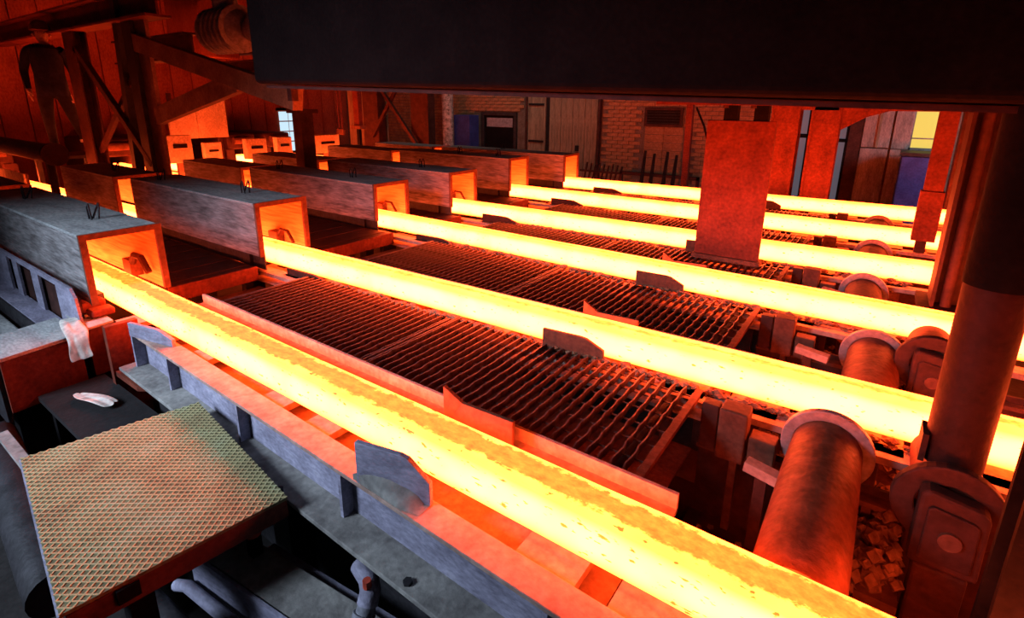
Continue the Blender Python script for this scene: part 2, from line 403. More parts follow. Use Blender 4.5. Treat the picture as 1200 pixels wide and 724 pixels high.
HS = ['pale-lit machine housing at the far left where the nearest billet comes out', 'machine housing behind the worker', 'machine housing behind the brown trestle post', 'machine housing seen under the trestle braces', 'machine housing behind the dark upright post', 'machine housing farthest back by the dark cladding']
for i in range(6):  # housings added to keep billet light off the left wall
    y = yc(i, -11.5)
    t = thing('withdrawal_housing', (-12, y, FZ), HS[i], 'machine', 'housings where the billets come out')
    MB().box(-12.8, -11.15, y-.30, y+.30, .12, .42).build('hood', 'dark_rust', t, bevel=.03)
    for sy in (-.33, .17): MB().box(-12.8, -11.15, y+sy, y+sy+.16, FZ, .12).build('side_frame', 'dark_rust', t)
    MB().tube([(-11.08, y-.2, .3), (-11.08, y+.2, .3)], .07, 12).build('pinch_roller', 'rust', t, smooth=True)
def guide_plate(xa, ya, xb, yb, zb, zt, t, mat):
    """upright guide plate on a base line (xa,ya)-(xb,yb); its right end is cut away"""
    d = Vector((xb-xa, yb-ya, 0)); L = d.length; d.normalize(); n = Vector((d.y, -d.x, 0))
    h = zt-zb; o = Vector((xa, ya, zb))
    poly = [(0, 0), (0, h), (L*.62, h), (L*.72, h*.96), (L, h*.52), (L, 0)]
    return MB().prism([o+d*u+Vector((0, 0, v)) for u, v in poly], n*-.02).build('guide_plate', mat, t, bevel=.003)

tracks = []
for i in range(6):
    y0 = yc(i, -2.0)
    lab = ['steel roller track with a heavy stiffened beam under the nearest billet', 'steel guide track carrying the second billet between two gratings', 'steel guide track carrying the third billet', 'steel guide track carrying the billet behind the red plate', 'steel guide track carrying the fifth billet from the camera', 'steel guide track carrying the billet beside the brick wall'][i]
    t = thing('roller_track', (-2.0, y0, FZ), lab, 'track', 'roller tracks under the billets')
    tracks.append(t)
    sl = SA[i][1]
    def Y(x, d): return yc(i, x)+d
    if i == 0:
        # heavy beam, near side, running in very slightly towards the camera
        def fy(x): return .985-.027*(x+.6)
        def strip(x0, x1, d0, d1, z0, z1, name, mat, bev=0):
            q = MB(); q.prism([(x0, fy(x0)+d0, z0), (x0, fy(x0)+d1, z0), (x0, fy(x0)+d1, z1), (x0, fy(x0)+d0, z1)], (x1-x0, 0, 0))
            q.v[4:] = [(v[0], v[1]+fy(x1)-fy(x0), v[2]) for v in q.v[4:]]
            return q.build(name, mat, t, bevel=bev)
        strip(-3.27, .9, -.05, .052, -.172, -.155, 'top_flange', 'flange_steel', .003)
        strip(-3.27, .9, -.004, .010, -.35, -.172, 'web', 'blue_grey_steel')
        strip(-3.35, .9, -.125, .06, -.37, -.35, 'bottom_flange', 'dusty_steel', .003)
        strip(-3.3, .9, .02, .035, FZ, -.37, 'apron_plate', 'dark_steel')  # added plate, keeps the red billet light out of the pit
        strip(-3.29, -3.27, -.06, .05, -.35, -.155, 'end_plate', 'blue_grey_steel')
        for x in (-2.86, -2.15, -1.42, -.55, .2):
            MB().box(x, x+.016, fy(x)-.052, fy(x)-.004, -.35, -.172).build('stiffener', 'blue_grey_steel', t)
        for x in (-3.0, -1.9, -.9, .3): MB().box(x, x+.12, fy(x)-.07, fy(x)+.03, FZ, -.37).build('leg', 'dark_steel', t)
        for x in (-1.72, -1.02, -.7):
            MB().tube([(x, .90, -.352), (x, .90, -.34)], .016, 6).build('bolt', 'dark_steel', t)
        MB().box(-3.3, -.45, 1.06, 1.36, -.27, -.255).build('bed_plate', 'flange_steel', t)
    else:
        q = MB(); q.bar((-4.3, Y(-4.3, -.14), -.19), (.9, Y(.9, -.14), -.19), .1, .03); q.build('near_rail', 'flange_steel', t)
        q = MB(); q.bar((-4.2, Y(-4.2, .0), -.262), (-.45, Y(-.45, .0), -.262), .36, .015); q.build('bed_plate', 'flange_steel', t)
    # far rail: an angle with an upright lip
    q = MB(); q.bar((-3.45, Y(-3.45, .19), -.158), (-.38, Y(-.38, .19), -.158), .2, .016); q.build('far_rail', 'flange_steel', t)
    q = MB(); q.bar((-3.45, Y(-3.45, .285), -.13), (-.38, Y(-.38, .285), -.13), .014, .07); q.build('rail_lip', 'flange_steel', t)
    # cross ties under the strand
    xs = [-3.55, -3.2, -2.75, -2.05, -1.72, -1.3, -.62, -.32, .12, .5]
    for x in xs:
        wd = .16 if x < -.9 else .2
        q = MB(); q.bar((x, Y(x, -.15), -.19), (x, Y(x, .2), -.19), wd, .03)
        q.build('cross_tie', 'flange_steel', t)
    for x in ((-2.4, -.9) if i else ()):
        MB().tube([(x, Y(x, -.06), -.235), (x, Y(x, .06), -.235)], .08, 16).build('support_roller', 'rust', t, smooth=True)
    MB().box(-4.2, .9, y0-.1, y0+.15, FZ, -.62).build('sole_plate', 'dark_rust', t)
    # guide plates: one pair at the entry and one halfway along
    if i == 0:
        guide_plate(-1.31, .955, -1.03, 1.02, -.155, .005, t, 'blue_grey_steel')
        guide_plate(-3.26, .985, -2.92, 1.06, -.155, -.075, t, 'blue_grey_steel')
        q = MB(); n = 14                                     # heap of fine scale against the plate, on the flange
        for k in range(n+1):
            u = k/n; x = -1.335+u*.305; yy = .957+.064*u; hh = (.055*(math.sin(math.pi*min(1, u*1.05+.05))**.5)+.004*random.random())
            for d_, e in ((0, 1), (-.018, .72), (-.036, .34), (-.052, .02)):
                q.v.append((x, max(yy+d_, fy(x)-.047), -.1545+max(.001, hh*e+random.uniform(-.003, .003)*(e > .1))))
        for k in range(n):
            for j in range(3): q.f.append((k*4+j, k*4+j+1, k*4+j+5, k*4+j+4))
        o = q.build('scale_dust', 'dusty_steel', t, smooth=True); o['kind'] = 'stuff'
    else:
        guide_plate(-1.37, Y(-1.37, -.125), -1.03, Y(-1.03, -.10), -.16, -.055, t, 'rust')
        x0 = -3.62 if i < 4 else -3.55
        guide_plate(x0, Y(x0, -.125), x0+.45, Y(x0, -.10), -.19, -.125 if i < 3 else -.09, t, 'dark_rust')
    x0 = -1.43; yb = Y(x0, .20)
    poly = [(x0+.14, yb-.02, .03), (x0+.22, yb, -.03), (x0+.46, yb, -.02), (x0+.46, yb, -.15), (x0+.14, yb-.02, -.15)]
    MB().prism(poly, (0, .018, 0)).build('guide_plate', 'rust', t, bevel=.003)
    if i in (1, 2, 3):
        q = MB()
        for k in range(380):
            x = random.uniform(-3.2, .25); q.lump((x, Y(x, -.10+random.uniform(-.02, .012)), -.158+random.uniform(-.01, .01)), random.uniform(.008, .02), (1.6, 1, .9))
        o = q.build('scale_crust', 'slag', t); o['kind'] = 'stuff'

# ------------------------------------------------------------------ the insulated box tunnels over the strands
BX = [  # strand, x back, x mouth, y0, y1, zb, zt, loops
    (0, -6.22, -3.74, .98, 1.40, -.085, .338, [(-4.23, 1.19), (-5.52, 1.16)]),
    (1, -6.02, -3.80, 2.07, 2.49, -.05, .36, [(-4.34, 2.28), (-5.68, 2.19)]),
    (2, -6.35, -4.10, 3.45, 3.90, -.05, .315, [(-5.98, 3.6), (-4.7, 3.66)]),
    (3, -6.15, -3.97, 4.42, 4.88, -.04, .345, [(-4.6, 4.6)]),
    (4, -6.25, -4.15, 5.81, 6.26, -.05, .385, [(-5.16, 5.95), (-4.5, 6.0)]),
    (5, -6.45, -3.98, 6.98, 7.42, -.04, .357, [(-5.3, 7.2)]),
    (0, -9.2, -6.42, .96, 1.40, -.085, .34, [(-6.9, 1.2)]),
    (1, -7.75, -6.22, 2.0, 2.44, -.05, .36, [(-6.8, 2.2)]),
    (2, -8.0, -6.50, 3.42, 3.86, -.05, .30, []),
    (3, -7.9, -6.30, 4.36, 4.82, -.04, .33, []),
    (4, -8.0, -6.42, 5.78, 6.22, -.05, .36, []),
    (5, -8.1, -6.6, 6.92, 7.36, -.04, .345, []),
]
BL = ['large grey scaly steel box with a glowing mouth, nearest the camera on the left', 'grey steel box over the second billet, with two wire loops on its lid', 'grey steel box over the third billet, mouth glowing orange', 'dark steel box over the fourth billet, mouth open and orange', 'dark steel box over the fifth billet, mouth low and orange', 'reddish steel box at the far end of the row by the brick wall',
      'pale lid of a box cut by the left edge behind the nearest box', 'rust brown box right behind the second box, light burning in the gap', 'dark box behind the third box beside the dark post', 'dark box behind the fourth box with a small orange gap', 'low dark box behind the fifth box', 'low dark box behind the farthest box']
for k, (s, x0, x1, y0, y1, zb, zt, loops) in enumerate(BX):
    t = thing('strand_cover_box', ((x0+x1)/2, (y0+y1)/2, zb), BL[k], 'box', 'cover boxes over the billets')
    th = .018
    MB().box(x0, x1, y0, y1, zt-th, zt).build('lid', 'box_top', t, bevel=.004)
    MB().box(x0, x1, y0, y0+th, zb, zt-th).build('side_wall', 'box_steel', t)
    MB().box(x0, x1, y1-th, y1, zb, zt-th).build('side_wall', 'box_steel', t)
    MB().box(x0+.02, x1-.012, y1-th-.008, y1-th-.001, zb, zt-th-.008).build('liner', 'liner', t)  # pale plates added inside so the mouth glows brighter and yellower
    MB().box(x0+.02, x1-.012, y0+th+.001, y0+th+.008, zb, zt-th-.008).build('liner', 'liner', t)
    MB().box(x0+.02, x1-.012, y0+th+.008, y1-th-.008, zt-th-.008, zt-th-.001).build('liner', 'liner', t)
    if s: MB().box(x0+.02, x1-.03, y0+.045, y0+.055, -.17, zb+.02).build('inner_skirt', 'dark_steel', t)  # added dark strip that hides billet glow below the side wall
    q = MB()   # rim of angle iron round the mouth
    q.box(x1-.01, x1+.012, y0-.006, y0+.03, zb, zt+.005).box(x1-.01, x1+.012, y1-.03, y1+.006, zb, zt+.005).box(x1-.01, x1+.012, y0+.03, y1-.03, zt-.03, zt+.005)
    q.build('mouth_rim', 'rust', t)
    for (lx, ly) in loops:
        q = MB()
        for dy in (0, .055):
            pts = [(lx-.015, ly+dy*.3, zt-.005), (lx-.02, ly+dy, zt+.075), (lx-.006, ly+dy+.004, zt+.098), (lx+.012, ly+dy, zt+.075), (lx+.03, ly+dy*.7, zt-.005)]
            q.tube(pts, .006, 6)
        q.build('lifting_loop', 'dark_steel', t, smooth=True)
    # feet to the floor, and inner guide block
    for x in (x0+.2, x1-.3):
        MB().box(x, x+.1, y0+.02, y0+.12, FZ, zb).build('foot', 'dark_steel', t)
        MB().box(x, x+.1, y1-.12, y1-.02, FZ, zb).build('foot', 'dark_steel', t)
    if k < 4:
        yy = y1-.10
        MB().box(x1-.42, x1-.30, yy, y1-th-.01, -.05, .06 if k == 0 else .04).build('inner_block', 'rust', t)
        z0 = -.055 if k == 0 else -.09; w_ = 1 if k == 0 else .6
        MB().tube([(x1-.31, yy+.02, z0+.10), (x1-.26, yy+.02, z0+.16), (x1-.18, yy+.03, z0+.155), (x1-.12, yy+.04, z0+.06)], .022*w_, 8).build('inner_hook', 'dark_rust', t, smooth=True)

# ------------------------------------------------------------------ deck plates between the boxes, left of the gratings
for g in range(5):
    a = yc(g, -4)+.24; b2 = yc(g+1, -4)-.22
    lab = ['dark deck plate with a red lit lip between the first two boxes', 'dark deck plate with a lit lip between the second and third box', 'dark deck plate between the third and fourth box', 'dark deck plate between the fourth and fifth box', 'dark deck plate between the two farthest boxes'][g]
    t = thing('deck_plate', (-4.6, (a+b2)/2, -.2), lab, 'deck', 'deck plates between the boxes')
    MB().box(-6.2, -3.86, a, b2, -.15, -.135).build('plate', 'dark_rust', t)
    k = 0
    for j in range(9):
        x = -6.05+j*.26; MB().box(x, x+.012, a+.01, b2-.01, -.135, -.131).build('rib', 'dark_rust', t)
    MB().box(-3.86, -3.835, a, b2, -.235, -.125).build('front_lip', 'rust_red', t, bevel=.003)
    MB().box(-3.835, -3.5, a, b2, -.30, -.285).build('lower_shelf', 'dark_rust', t)
    for yy in (a+.02, b2-.08):
        for x in (-5.8, -3.95): MB().box(x, x+.06, yy, yy+.06, FZ, -.15).build('leg', 'dark_steel', t)

# ------------------------------------------------------------------ gratings
def bar_mesh(L):
    mb = MB(); n = max(6, int(L/.04)); hw = .003
    for k in range(n+1):
        y = L*k/n; xo = .0035*math.sin(y*52); zo = .0015*math.sin(y*104)
        mb.v += [(-hw+xo, y, zo), (hw+xo, y, zo), (hw+xo, y, -.032), (-hw+xo, y, -.032)]
    for k in range(n):
        for j in range(4):
            q = (j+1) % 4; mb.f.append((k*4+j, k*4+q, (k+1)*4+q, (k+1)*4+j))
    mb.f += [(3, 2, 1, 0), (n*4, n*4+1, n*4+2, n*4+3)]
    return mb
GL = [('near left steel grating between the nearest two billets', 'near right steel grating, its red end bar above the big roller'),
      ('left steel grating between the second and third billets', 'right steel grating between the second and third billets'),
      ('left steel grating in the strip before the wide red plate', 'right steel grating passing the foot of the wide red plate'),
      ('left steel grating between the fourth and fifth billets', 'right steel grating between fourth and fifth billets, by the red plate edge'),
      ('left steel grating in the farthest strip', 'right steel grating in the farthest strip behind the red plate')]
for g in range(5):
    for h, (xa, xb) in enumerate(((-3.36, -1.99), (-1.97, -.53))):
        ya = max(yc(g, xa), yc(g, xb))+.30; yb = min(yc(g+1, xa), yc(g+1, xb))-.20 + (.05 if g else .1)
        ya -= .0
        zt = -.14
        t = thing('steel_grating', ((xa+xb)/2, (ya+yb)/2, zt-.035), GL[g][h], 'grating', 'gratings between the billets')
        pitch = .05; nb = int((xb-xa-.03)/pitch)
        src = None
        for k in range(nb+1):
            x = xa+.02+k*(xb-xa-.04)/nb
            if src is None:
                src = bar_mesh(yb-ya).build('bar', 'grating_steel', t, org=(0, 0, 0)); src.location = Vector((x, ya, zt))-wloc(t)
            else: rep('bar', src, (x, ya, zt), t)
        ncr = max(3, int((yb-ya)/.1))
        for k in range(ncr):
            y = ya+.04+k*(yb-ya-.08)/(ncr-1)
            MB().bar((xa+.01, y, zt-.02), (xb-.01, y, zt-.02), .004, .006).build('cross_rod', 'grating_steel', t)
        for j, x in enumerate((xa, xb-.008)):
            q = MB(); q.box(x, x+.008, ya, yb, zt-.04, zt)
            if j and h: q.box(x-.012, x+.018, ya, yb, zt, zt+.006)
            q.build('end_bar', 'rust_red' if j and h else 'grating_steel', t)
        MB().box(xa+.01, xb-.01, ya+.02, yb-.02, zt-.30, zt-.29).build('drip_pan', 'rust_red', t)  # red pan added to reflect billet light up between the bars
        for x in (xa+.1, xb-.14):
            MB().box(x, x+.04, ya, yb, zt-.10, zt-.04).build('bearer', 'dark_rust', t)
            for yy in (ya+.05, yb-.1): MB().box(x, x+.04, yy, yy+.04, FZ, zt-.1).build('leg', 'dark_rust', t)

# ------------------------------------------------------------------ roller drives between the strands at the discharge end
RL = ['large rusty roller housing with a pale flange, nearest the camera on the right', 'rusty roller housing with an arched flange before the third billet', 'dark arched roller housing behind the third billet', 'red roller housing with an arched rim before the fifth billet', 'farthest roller housing, only its low arch showing before the last billet']
for g in range(5):
    xr = (-.025, .09, -.01, .0, .0)[g]
    ya = yc(g, 0)+.15; ye = yc(g+1, 0)-.24
    t = thing('roller_housing', (xr, (ya+ye)/2, FZ), RL[g], 'roller', 'roller housings between the billets')
    zc = -.17 if g == 0 else -.24
    MB().tube([(xr, ya, zc-.015), (xr, ye-.25, zc), (xr, ye-.02, zc)], [.122, .122, .118], 36).build('tube', 'rust_bright' if g in (0, 1) else 'rust', t, smooth=True)
    MB().ring((xr, ye-.03, zc), .118, .158, .03, 40).build('flange', 'ring_steel', t, bevel=.004)
    MB().ring((xr, ye, zc), .02, .13, .02, 40).build('cover_disc', 'rust_red', t)
    for yy in (ya+.12, ye-.14):
        MB().box(xr-.09, xr+.09, yy, yy+.08, FZ, zc-.1).build('pedestal', 'dark_rust', t, bevel=.01)
# bearing stands with rollers below the columns
BLb = ['bearing block with square cap below the front round column', 'bearing block behind the front round column']
for g in range(2):
    xr = .335; ye = yc(g+1, .3)
    t = thing('bearing_roller', (xr, ye-.2, FZ), BLb[g], 'roller', 'bearing blocks under the columns')
    MB().tube([(xr, ye-.43, -.145), (xr, ye-.10, -.145)], .10, 32).build('roller_barrel', 'rust_red', t, smooth=True)
    MB().ring((xr-.01, ye-.465, -.135), .085, .15, .04, 36).build('flange', 'dark_rust', t, bevel=.006)
    q = MB(); c = [(-.09, -.15), (-.09, .105), (-.07, .12), (.065, .10), (.085, .08), (.09, -.15)]
    q.prism([(xr+a, ye-.53, -.165+b2) for a, b2 in c], (0, .065, 0)); q.build('bearing_block', 'dark_rust', t, bevel=.012)
    q = MB(); q.prism([(xr+a*.74, ye-.542, -.175+b2*.72) for a, b2 in c], (0, .012, 0)); q.build('cap_plate', 'dark_rust', t, bevel=.008)
    MB().ring((xr, ye-.554, -.185), .0, .03, .012, 16).build('cap_nut', 'rust', t)
    MB().box(xr-.07, xr+.07, ye-.53, ye-.46, FZ, -.315).build('pedestal', 'dark_rust', t, bevel=.01)
    MB().box(xr-.08, xr+.08, ye-.25, ye-.15, FZ, -.24).build('pedestal', 'dark_rust', t, bevel=.01)
# machine beds
ML = ['ribbed dark red machine bed left of the large roller housing', 'machine bed below the second roller housing', 'machine bed behind the third billet', 'machine bed behind the red plate', 'machine bed in the farthest strip']
for g in range(5):
    ya = yc(g, 0)+.33; ye = yc(g+1, 0)-.21
    t = thing('machine_bed', (0, (ya+ye)/2, FZ), ML[g], 'machine', 'machine beds between the billets')
    MB().box(-.50, .75, ye-.0, ye+.015, FZ, -.30).build('back_plate', 'dark_rust', t)
    MB().box(-.50, .75, ye-.06, ye+.0, -.35, -.33).build('ledge', 'rust', t)
    MB().box(-.51, .75, ya, ye, -.75, -.72).build('tray', 'dark_rust', t)
    for x in (-.36, .12): MB().box(x, x+.03, ye-.05, ye, -.72, -.35).build('rib', 'rust', t)
    for x in (-.5, .7): MB().box(x, x+.05, ya, ya+.05, FZ, -.75).build('leg', 'dark_steel', t)
    # block with a hole and small bracket on the ledge
    MB().box(-.41, -.30, ye-.12, ye-.02, -.33, -.10).build('block', 'rust', t, bevel=.008)
    MB().box(-.49, -.42, ye-.08, ye-.02, -.33, -.12).build('block', 'dark_rust', t, bevel=.006)
    MB().box(-.29, -.19, ye-.10, ye-.02, -.33, -.20).build('bracket', 'rust', t, bevel=.005)
    q = MB(); q.bar((-.26, ye-.30, -.185), (-.10, ye-.32, -.20), .05, .04); q.build('tie_bar', 'flange_steel', t, bevel=.003)
    MB().box(-.22, -.18, ye-.33, ye-.28, -.72, -.2).build('tie_post', 'dark_rust', t)
    q = MB()
    for k in range(150):
        q.lump((random.uniform(.12, .24), ye-random.uniform(.0, .35), -.46+random.uniform(-.05, .1)), random.uniform(.012, .035))
    for k in range(120):
        q.lump((random.uniform(-.45, .7), random.uniform(ya, ye-.05), -.71), random.uniform(.01, .035))
    o = q.build('slag_debris', 'slag', t); o['kind'] = 'stuff'
    MB().box(.13, .25, ye-.36, ye-.01, -.72, -.47).build('slag_shelf', 'rust', t)

# ------------------------------------------------------------------ columns and posts on the right
# front round column, standing on the first bearing roller
t = thing('round_column', (.33, 2.12, -.05), 'dark red round column standing on the bearing roller before the second billet', 'column')
MB().tube([(.33, 2.12, -.05), (.33, 2.12, .56), (.33, 2.12, .58)], [.084, .084, .080], 24).build('shaft', 'deep_rust', t, smooth=True)
MB().tube([(.33, 2.12, .575), (.33, 2.12, 1.2)], .088, 24).build('sleeve', 'black_steel', t, smooth=True)
MB().box(.235, .252, 2.06, 2.16, -.05, .05).build('clamp', 'dark_rust', t)
# near right column at the frame edge
t = thing('steel_column', (.48, 1.49, FZ), 'black steel column cut by the right edge of the photo', 'column')
MB().box(.355, .60, 1.42, 1.44, FZ, 2.3).build('flange', 'black_steel', t)
MB().box(.355, .60, 1.54, 1.56, FZ, 2.3).build('flange', 'black_steel', t)
MB().box(.46, .48, 1.44, 1.54, FZ, 2.3).build('web', 'black_steel', t)
# wide fluted column
t = thing('built_up_column', (.46, 4.2, FZ), 'wide dark red built-up column before the fourth billet', 'column')
MB().box(.34, .36, 4.05, 4.32, FZ, 1.12).build('flange', 'deep_rust', t)
MB().box(.56, .58, 4.05, 4.32, FZ, 1.12).build('flange', 'deep_rust', t)
MB().box(.36, .56, 4.17, 4.19, FZ, 1.12).build('web', 'deep_rust', t)
MB().tube([(.42, 4.11, FZ), (.42, 4.11, 1.12)], .03, 10).build('conduit', 'dark_rust', t, smooth=True)
MB().box(.28, .64, 3.98, 4.38, -.14, -.10).build('base_plate', 'deep_rust', t)
# thin red post hanging in front of the fifth billet
t = thing('red_post', (.34, 5.85, -.04), 'slim red lit post with a broader foot before the fifth billet', 'post')
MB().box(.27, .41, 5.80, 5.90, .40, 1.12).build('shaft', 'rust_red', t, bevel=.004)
MB().box(.255, .425, 5.78, 5.92, -.04, .40).build('foot_sleeve', 'rust_red', t, bevel=.004)
MB().box(.30, .38, 5.93, 6.02, FZ, .2).build('rear_leg', 'dark_rust', t)
MB().box(.30, .38, 5.90, 5.95, .1, .16).build('foot_link', 'dark_rust', t)
# wide red plate on its box column
t = thing('plate_column', (-.98, 4.45, -.11), 'wide flat red plate column standing on the grating before the fourth billet', 'column')
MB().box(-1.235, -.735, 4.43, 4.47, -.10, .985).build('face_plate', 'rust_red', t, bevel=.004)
MB().box(-1.18, -.79, 4.47, 4.54, -.10, .96).build('back_web', 'dark_rust', t)
MB().box(-1.25, -.72, 4.40, 4.54, -.135, -.10).build('base_plate', 'rust', t)
MB().box(-1.12, -1.02, 4.44, 4.52, .985, 1.10).build('neck', 'black_steel', t)
MB().box(-.90, -.80, 4.44, 4.52, .985, 1.10).build('neck', 'black_steel', t)
# red girder over it
t = thing('cross_girder', (-.4, 4.3, 1.10), 'red lit steel girder above the wide red plate', 'girder')
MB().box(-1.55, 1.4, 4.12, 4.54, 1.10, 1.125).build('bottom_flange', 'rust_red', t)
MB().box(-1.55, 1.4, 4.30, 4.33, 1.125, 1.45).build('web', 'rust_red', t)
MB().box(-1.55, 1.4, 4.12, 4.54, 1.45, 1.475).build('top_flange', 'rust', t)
for x in (-1.2, -.6, 0, .6): MB().box(x, x+.02, 4.14, 4.30, 1.125, 1.45).build('stiffener', 'rust', t)
for x in (-1.05, -.86): MB().tube([(x, 4.2, 1.10), (x, 4.2, 1.08)], .02, 6).build('bolt', 'dark_rust', t)
# two columns behind the last billet
for x0, x1, lab in ((-1.40, -1.06, 'broad red lit column right behind the wide red plate'), (-.93, -.60, 'broad red lit column left of the tall grey doors')):
    t = thing('hall_column', ((x0+x1)/2, 8.1, FZ), lab, 'column', 'red columns behind the last billet')
    MB().box(x0, x1, 8.0, 8.02, FZ, 2.2).build('flange', 'rust_red', t)
    MB().box(x0, x1, 8.25, 8.27, FZ, 2.2).build('flange', 'rust_red', t)
    MB().box((x0+x1)/2-.01, (x0+x1)/2+.01, 8.02, 8.25, FZ, 2.2).build('web', 'rust_red', t)
    for x in (x0, x1-.03): MB().box(x, x+.03, 7.985, 8.0, FZ, 2.2).build('edge_strip', 'rust_red', t)
t = thing('haunched_lintel', (-.2, 8.1, .8), 'red lintel with a sloping haunch between the hall columns', 'girder')
MB().box(-1.06, .9, 8.0, 8.25, 1.05, 1.5).build('lintel_web', 'rust_red', t)
MB().prism([(-.60, 8.02, .80), (-.60, 8.02, 1.05), (-.10, 8.02, 1.05), (-.34, 8.02, .97)], (0, .2, 0)).build('haunch', 'rust_red', t)
MB().box(.60, .9, 8.0, 8.25, FZ, 1.05).build('lintel_leg', 'dark_rust', t)
t = thing('lattice_mast', (.75, 7.2, FZ), 'dark lattice mast with scrap between the slim post and the wide column', 'mast')
for x, y in ((.72, 7.1), (.9, 7.1), (.72, 7.3), (.9, 7.3)): MB().box(x, x+.03, y, y+.03, FZ, 2.0).build('leg', 'dark_rust', t)
for k in range(7):
    z0 = -.5+k*.3; MB().bar((.73, 7.1, z0), (.92, 7.1, z0+.28), .02, .02).build('lacing', 'dark_rust', t)

# ------------------------------------------------------------------ big dark girder across the top of the view
t = thing('box_girder', (0, 2.55, 1.12), 'huge black box girder crossing the top of the view above the tracks', 'girder')
def gz(x): return 1.205-.026*(x+3.4)
q = MB(); xa, xb = -3.50, 3.6
q.prism([(xa, 2.0, gz(xa)), (xa, 3.1, gz(xa)), (xa, 3.1, 2.6), (xa, 2.0, 2.6)], (xb-xa, 0, 0))
for j, v in enumerate(q.v):
    if v[2] < 2: q.v[j] = (v[0], v[1], gz(v[0]))
q.build('shell', 'black_steel', t, bevel=.035, seg=4)
q = MB(); q.prism([(xa+.05, 2.06, 0), (xa+.05, 3.25, 0), (xa+.05, 3.25, .02), (xa+.05, 2.06, .02)], (xb-xa-.1, 0, 0))
q.v = [(v[0], v[1], gz(v[0])-.025+v[2]) for v in q.v]
q.build('bottom_plate', 'dark_rust', t)

# ------------------------------------------------------------------ structure on the left
t = thing('trestle_frame', (-7.2, 2.8, FZ), 'rusty steel trestle with heavy diagonal braces on the left', 'frame')
MB().bar((-7.28, 2.75, FZ), (-7.28, 2.75, 2.0), .05, .22, (1, 0, 0)).build('post', 'dark_steel', t)
MB().box(-7.24, -6.94, 2.79, 2.83, FZ, 2.6).build('post', 'brown_beam', t)
MB().ibar((-9.13, 2.8, FZ), (-9.13, 2.8, 1.95), .36, .16, .02, (0, 1, 0)).build('post', 'dark_rust', t)
MB().bar((-8.05, 2.85, FZ), (-7.55, 2.78, 2.3), .12, .10, (0, 1, 0)).build('post', 'dark_steel', t)
MB().bar((-7.25, 2.78, 1.735), (-4.2, 2.78, 1.111), .10, .185).build('brace', 'brown_beam', t, bevel=.004)
MB().bar((-6.97, 2.80, .915), (-5.15, 2.80, 1.27), .08, .19).build('brace', 'brown_beam', t, bevel=.004)
MB().bar((-4.15, 2.70, 1.10), (-4.15, 2.70, 2.2), .06, .06, (1, 0, 0)).build('hanger', 'dark_rust', t)
MB().bar((-9.0, 2.75, 1.75), (-7.2, 2.75, .35), .06, .08).build('brace', 'dark_rust', t)
MB().bar((-9.0, 2.82, .4), (-7.3, 2.82, 1.5), .05, .07).build('brace', 'dark_rust', t)
MB().ibar((-12.8, 2.8, 2.1), (-6.6, 2.8, 2.1), .26, .3, .025).build('top_beam', 'rust_red', t)
MB().ibar((-9.1, 3.3, 1.72), (-7.0, 3.3, 1.72), .2, .3, .02).build('rear_beam', 'dark_rust', t)
t = thing('upright_post', (-6.27, 4.35, FZ), 'short dark upright post left of the girder, before the fourth box', 'post')
MB().box(-6.36, -6.18, 4.1, 4.28, FZ, .95).build('shaft', 'dark_rust', t)
MB().box(-6.42, -6.12, 4.06, 4.32, .95, 1.0).build('cap', 'dark_rust', t)
# platform with the pipe rail
t = thing('work_platform', (-9.7, 2.65, FZ), 'small raised platform the worker stands on', 'platform')
MB().box(-10.1, -9.35, 2.3, 3.0, .29, .33).build('deck', 'dark_steel', t)
for x in (-10.05, -9.45):
    for y in (2.32, 2.9): MB().box(x, x+.06, y, y+.06, FZ, .29).build('leg', 'dark_steel', t)
t = thing('cooling_pipe', (-9.0, 1.75, .3), 'thick pipe lit red from below at the left edge before the worker', 'pipe')
MB().tube([(-9.6, 1.75, .56), (-6.85, 1.75, .56)], .095, 20).build('pipe_barrel', 'brown_beam', t, smooth=True)
MB().tube([(-6.88, 1.75, .56), (-6.84, 1.75, .56)], .115, 20).build('end_flange', 'dark_rust', t, smooth=True)
for x in (-9.2, -7.1): MB().box(x, x+.05, 1.72, 1.78, FZ, .47).build('stand', 'dark_rust', t)

# hanging duct and motor
t = thing('hanging_duct', (-8.7, 4.2, 1.9), 'red lit square duct coming down behind the trestle', 'duct')
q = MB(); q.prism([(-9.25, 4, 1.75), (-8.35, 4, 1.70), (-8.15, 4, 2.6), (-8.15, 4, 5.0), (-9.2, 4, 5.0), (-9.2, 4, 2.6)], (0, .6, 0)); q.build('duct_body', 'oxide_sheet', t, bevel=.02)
MB().box(-9.3, -8.1, 3.95, 4.65, 2.6, 2.68).build('collar', 'rust', t)
t = thing('hoist_motor', (-6.1, 3.4, 1.65), 'grey rounded hoist motor hanging beside the girder end', 'motor')
q = MB(); q.tube([(-6.75, 3.4, 1.86), (-6.68, 3.4, 1.86), (-6.5, 3.4, 1.86), (-6.2, 3.4, 1.86), (-6.05, 3.4, 1.86), (-5.98, 3.4, 1.86)], [.10, .18, .23, .23, .19, .1], 18); q.build('motor_body', 'hose_grey', t, smooth=True)
for k in range(6): q = MB(); q.tube([(-6.6+k*.1, 3.4, 1.86), (-6.57+k*.1, 3.4, 1.86)], .25, 18); q.build('cooling_fin', 'hose_grey', t, smooth=True)
q = MB(); q.tube([(-5.95, 3.45, 1.84), (-5.75, 3.45, 1.84), (-5.5, 3.45, 1.84), (-5.42, 3.45, 1.84)], [.12, .2, .2, .12], 16); q.build('gearbox', 'hose_grey', t, smooth=True)
MB().tube([(-6.35, 3.4, 2.05), (-6.35, 3.4, 5.0)], .13, 14).build('hanger_tube', 'hose_grey', t, smooth=True)
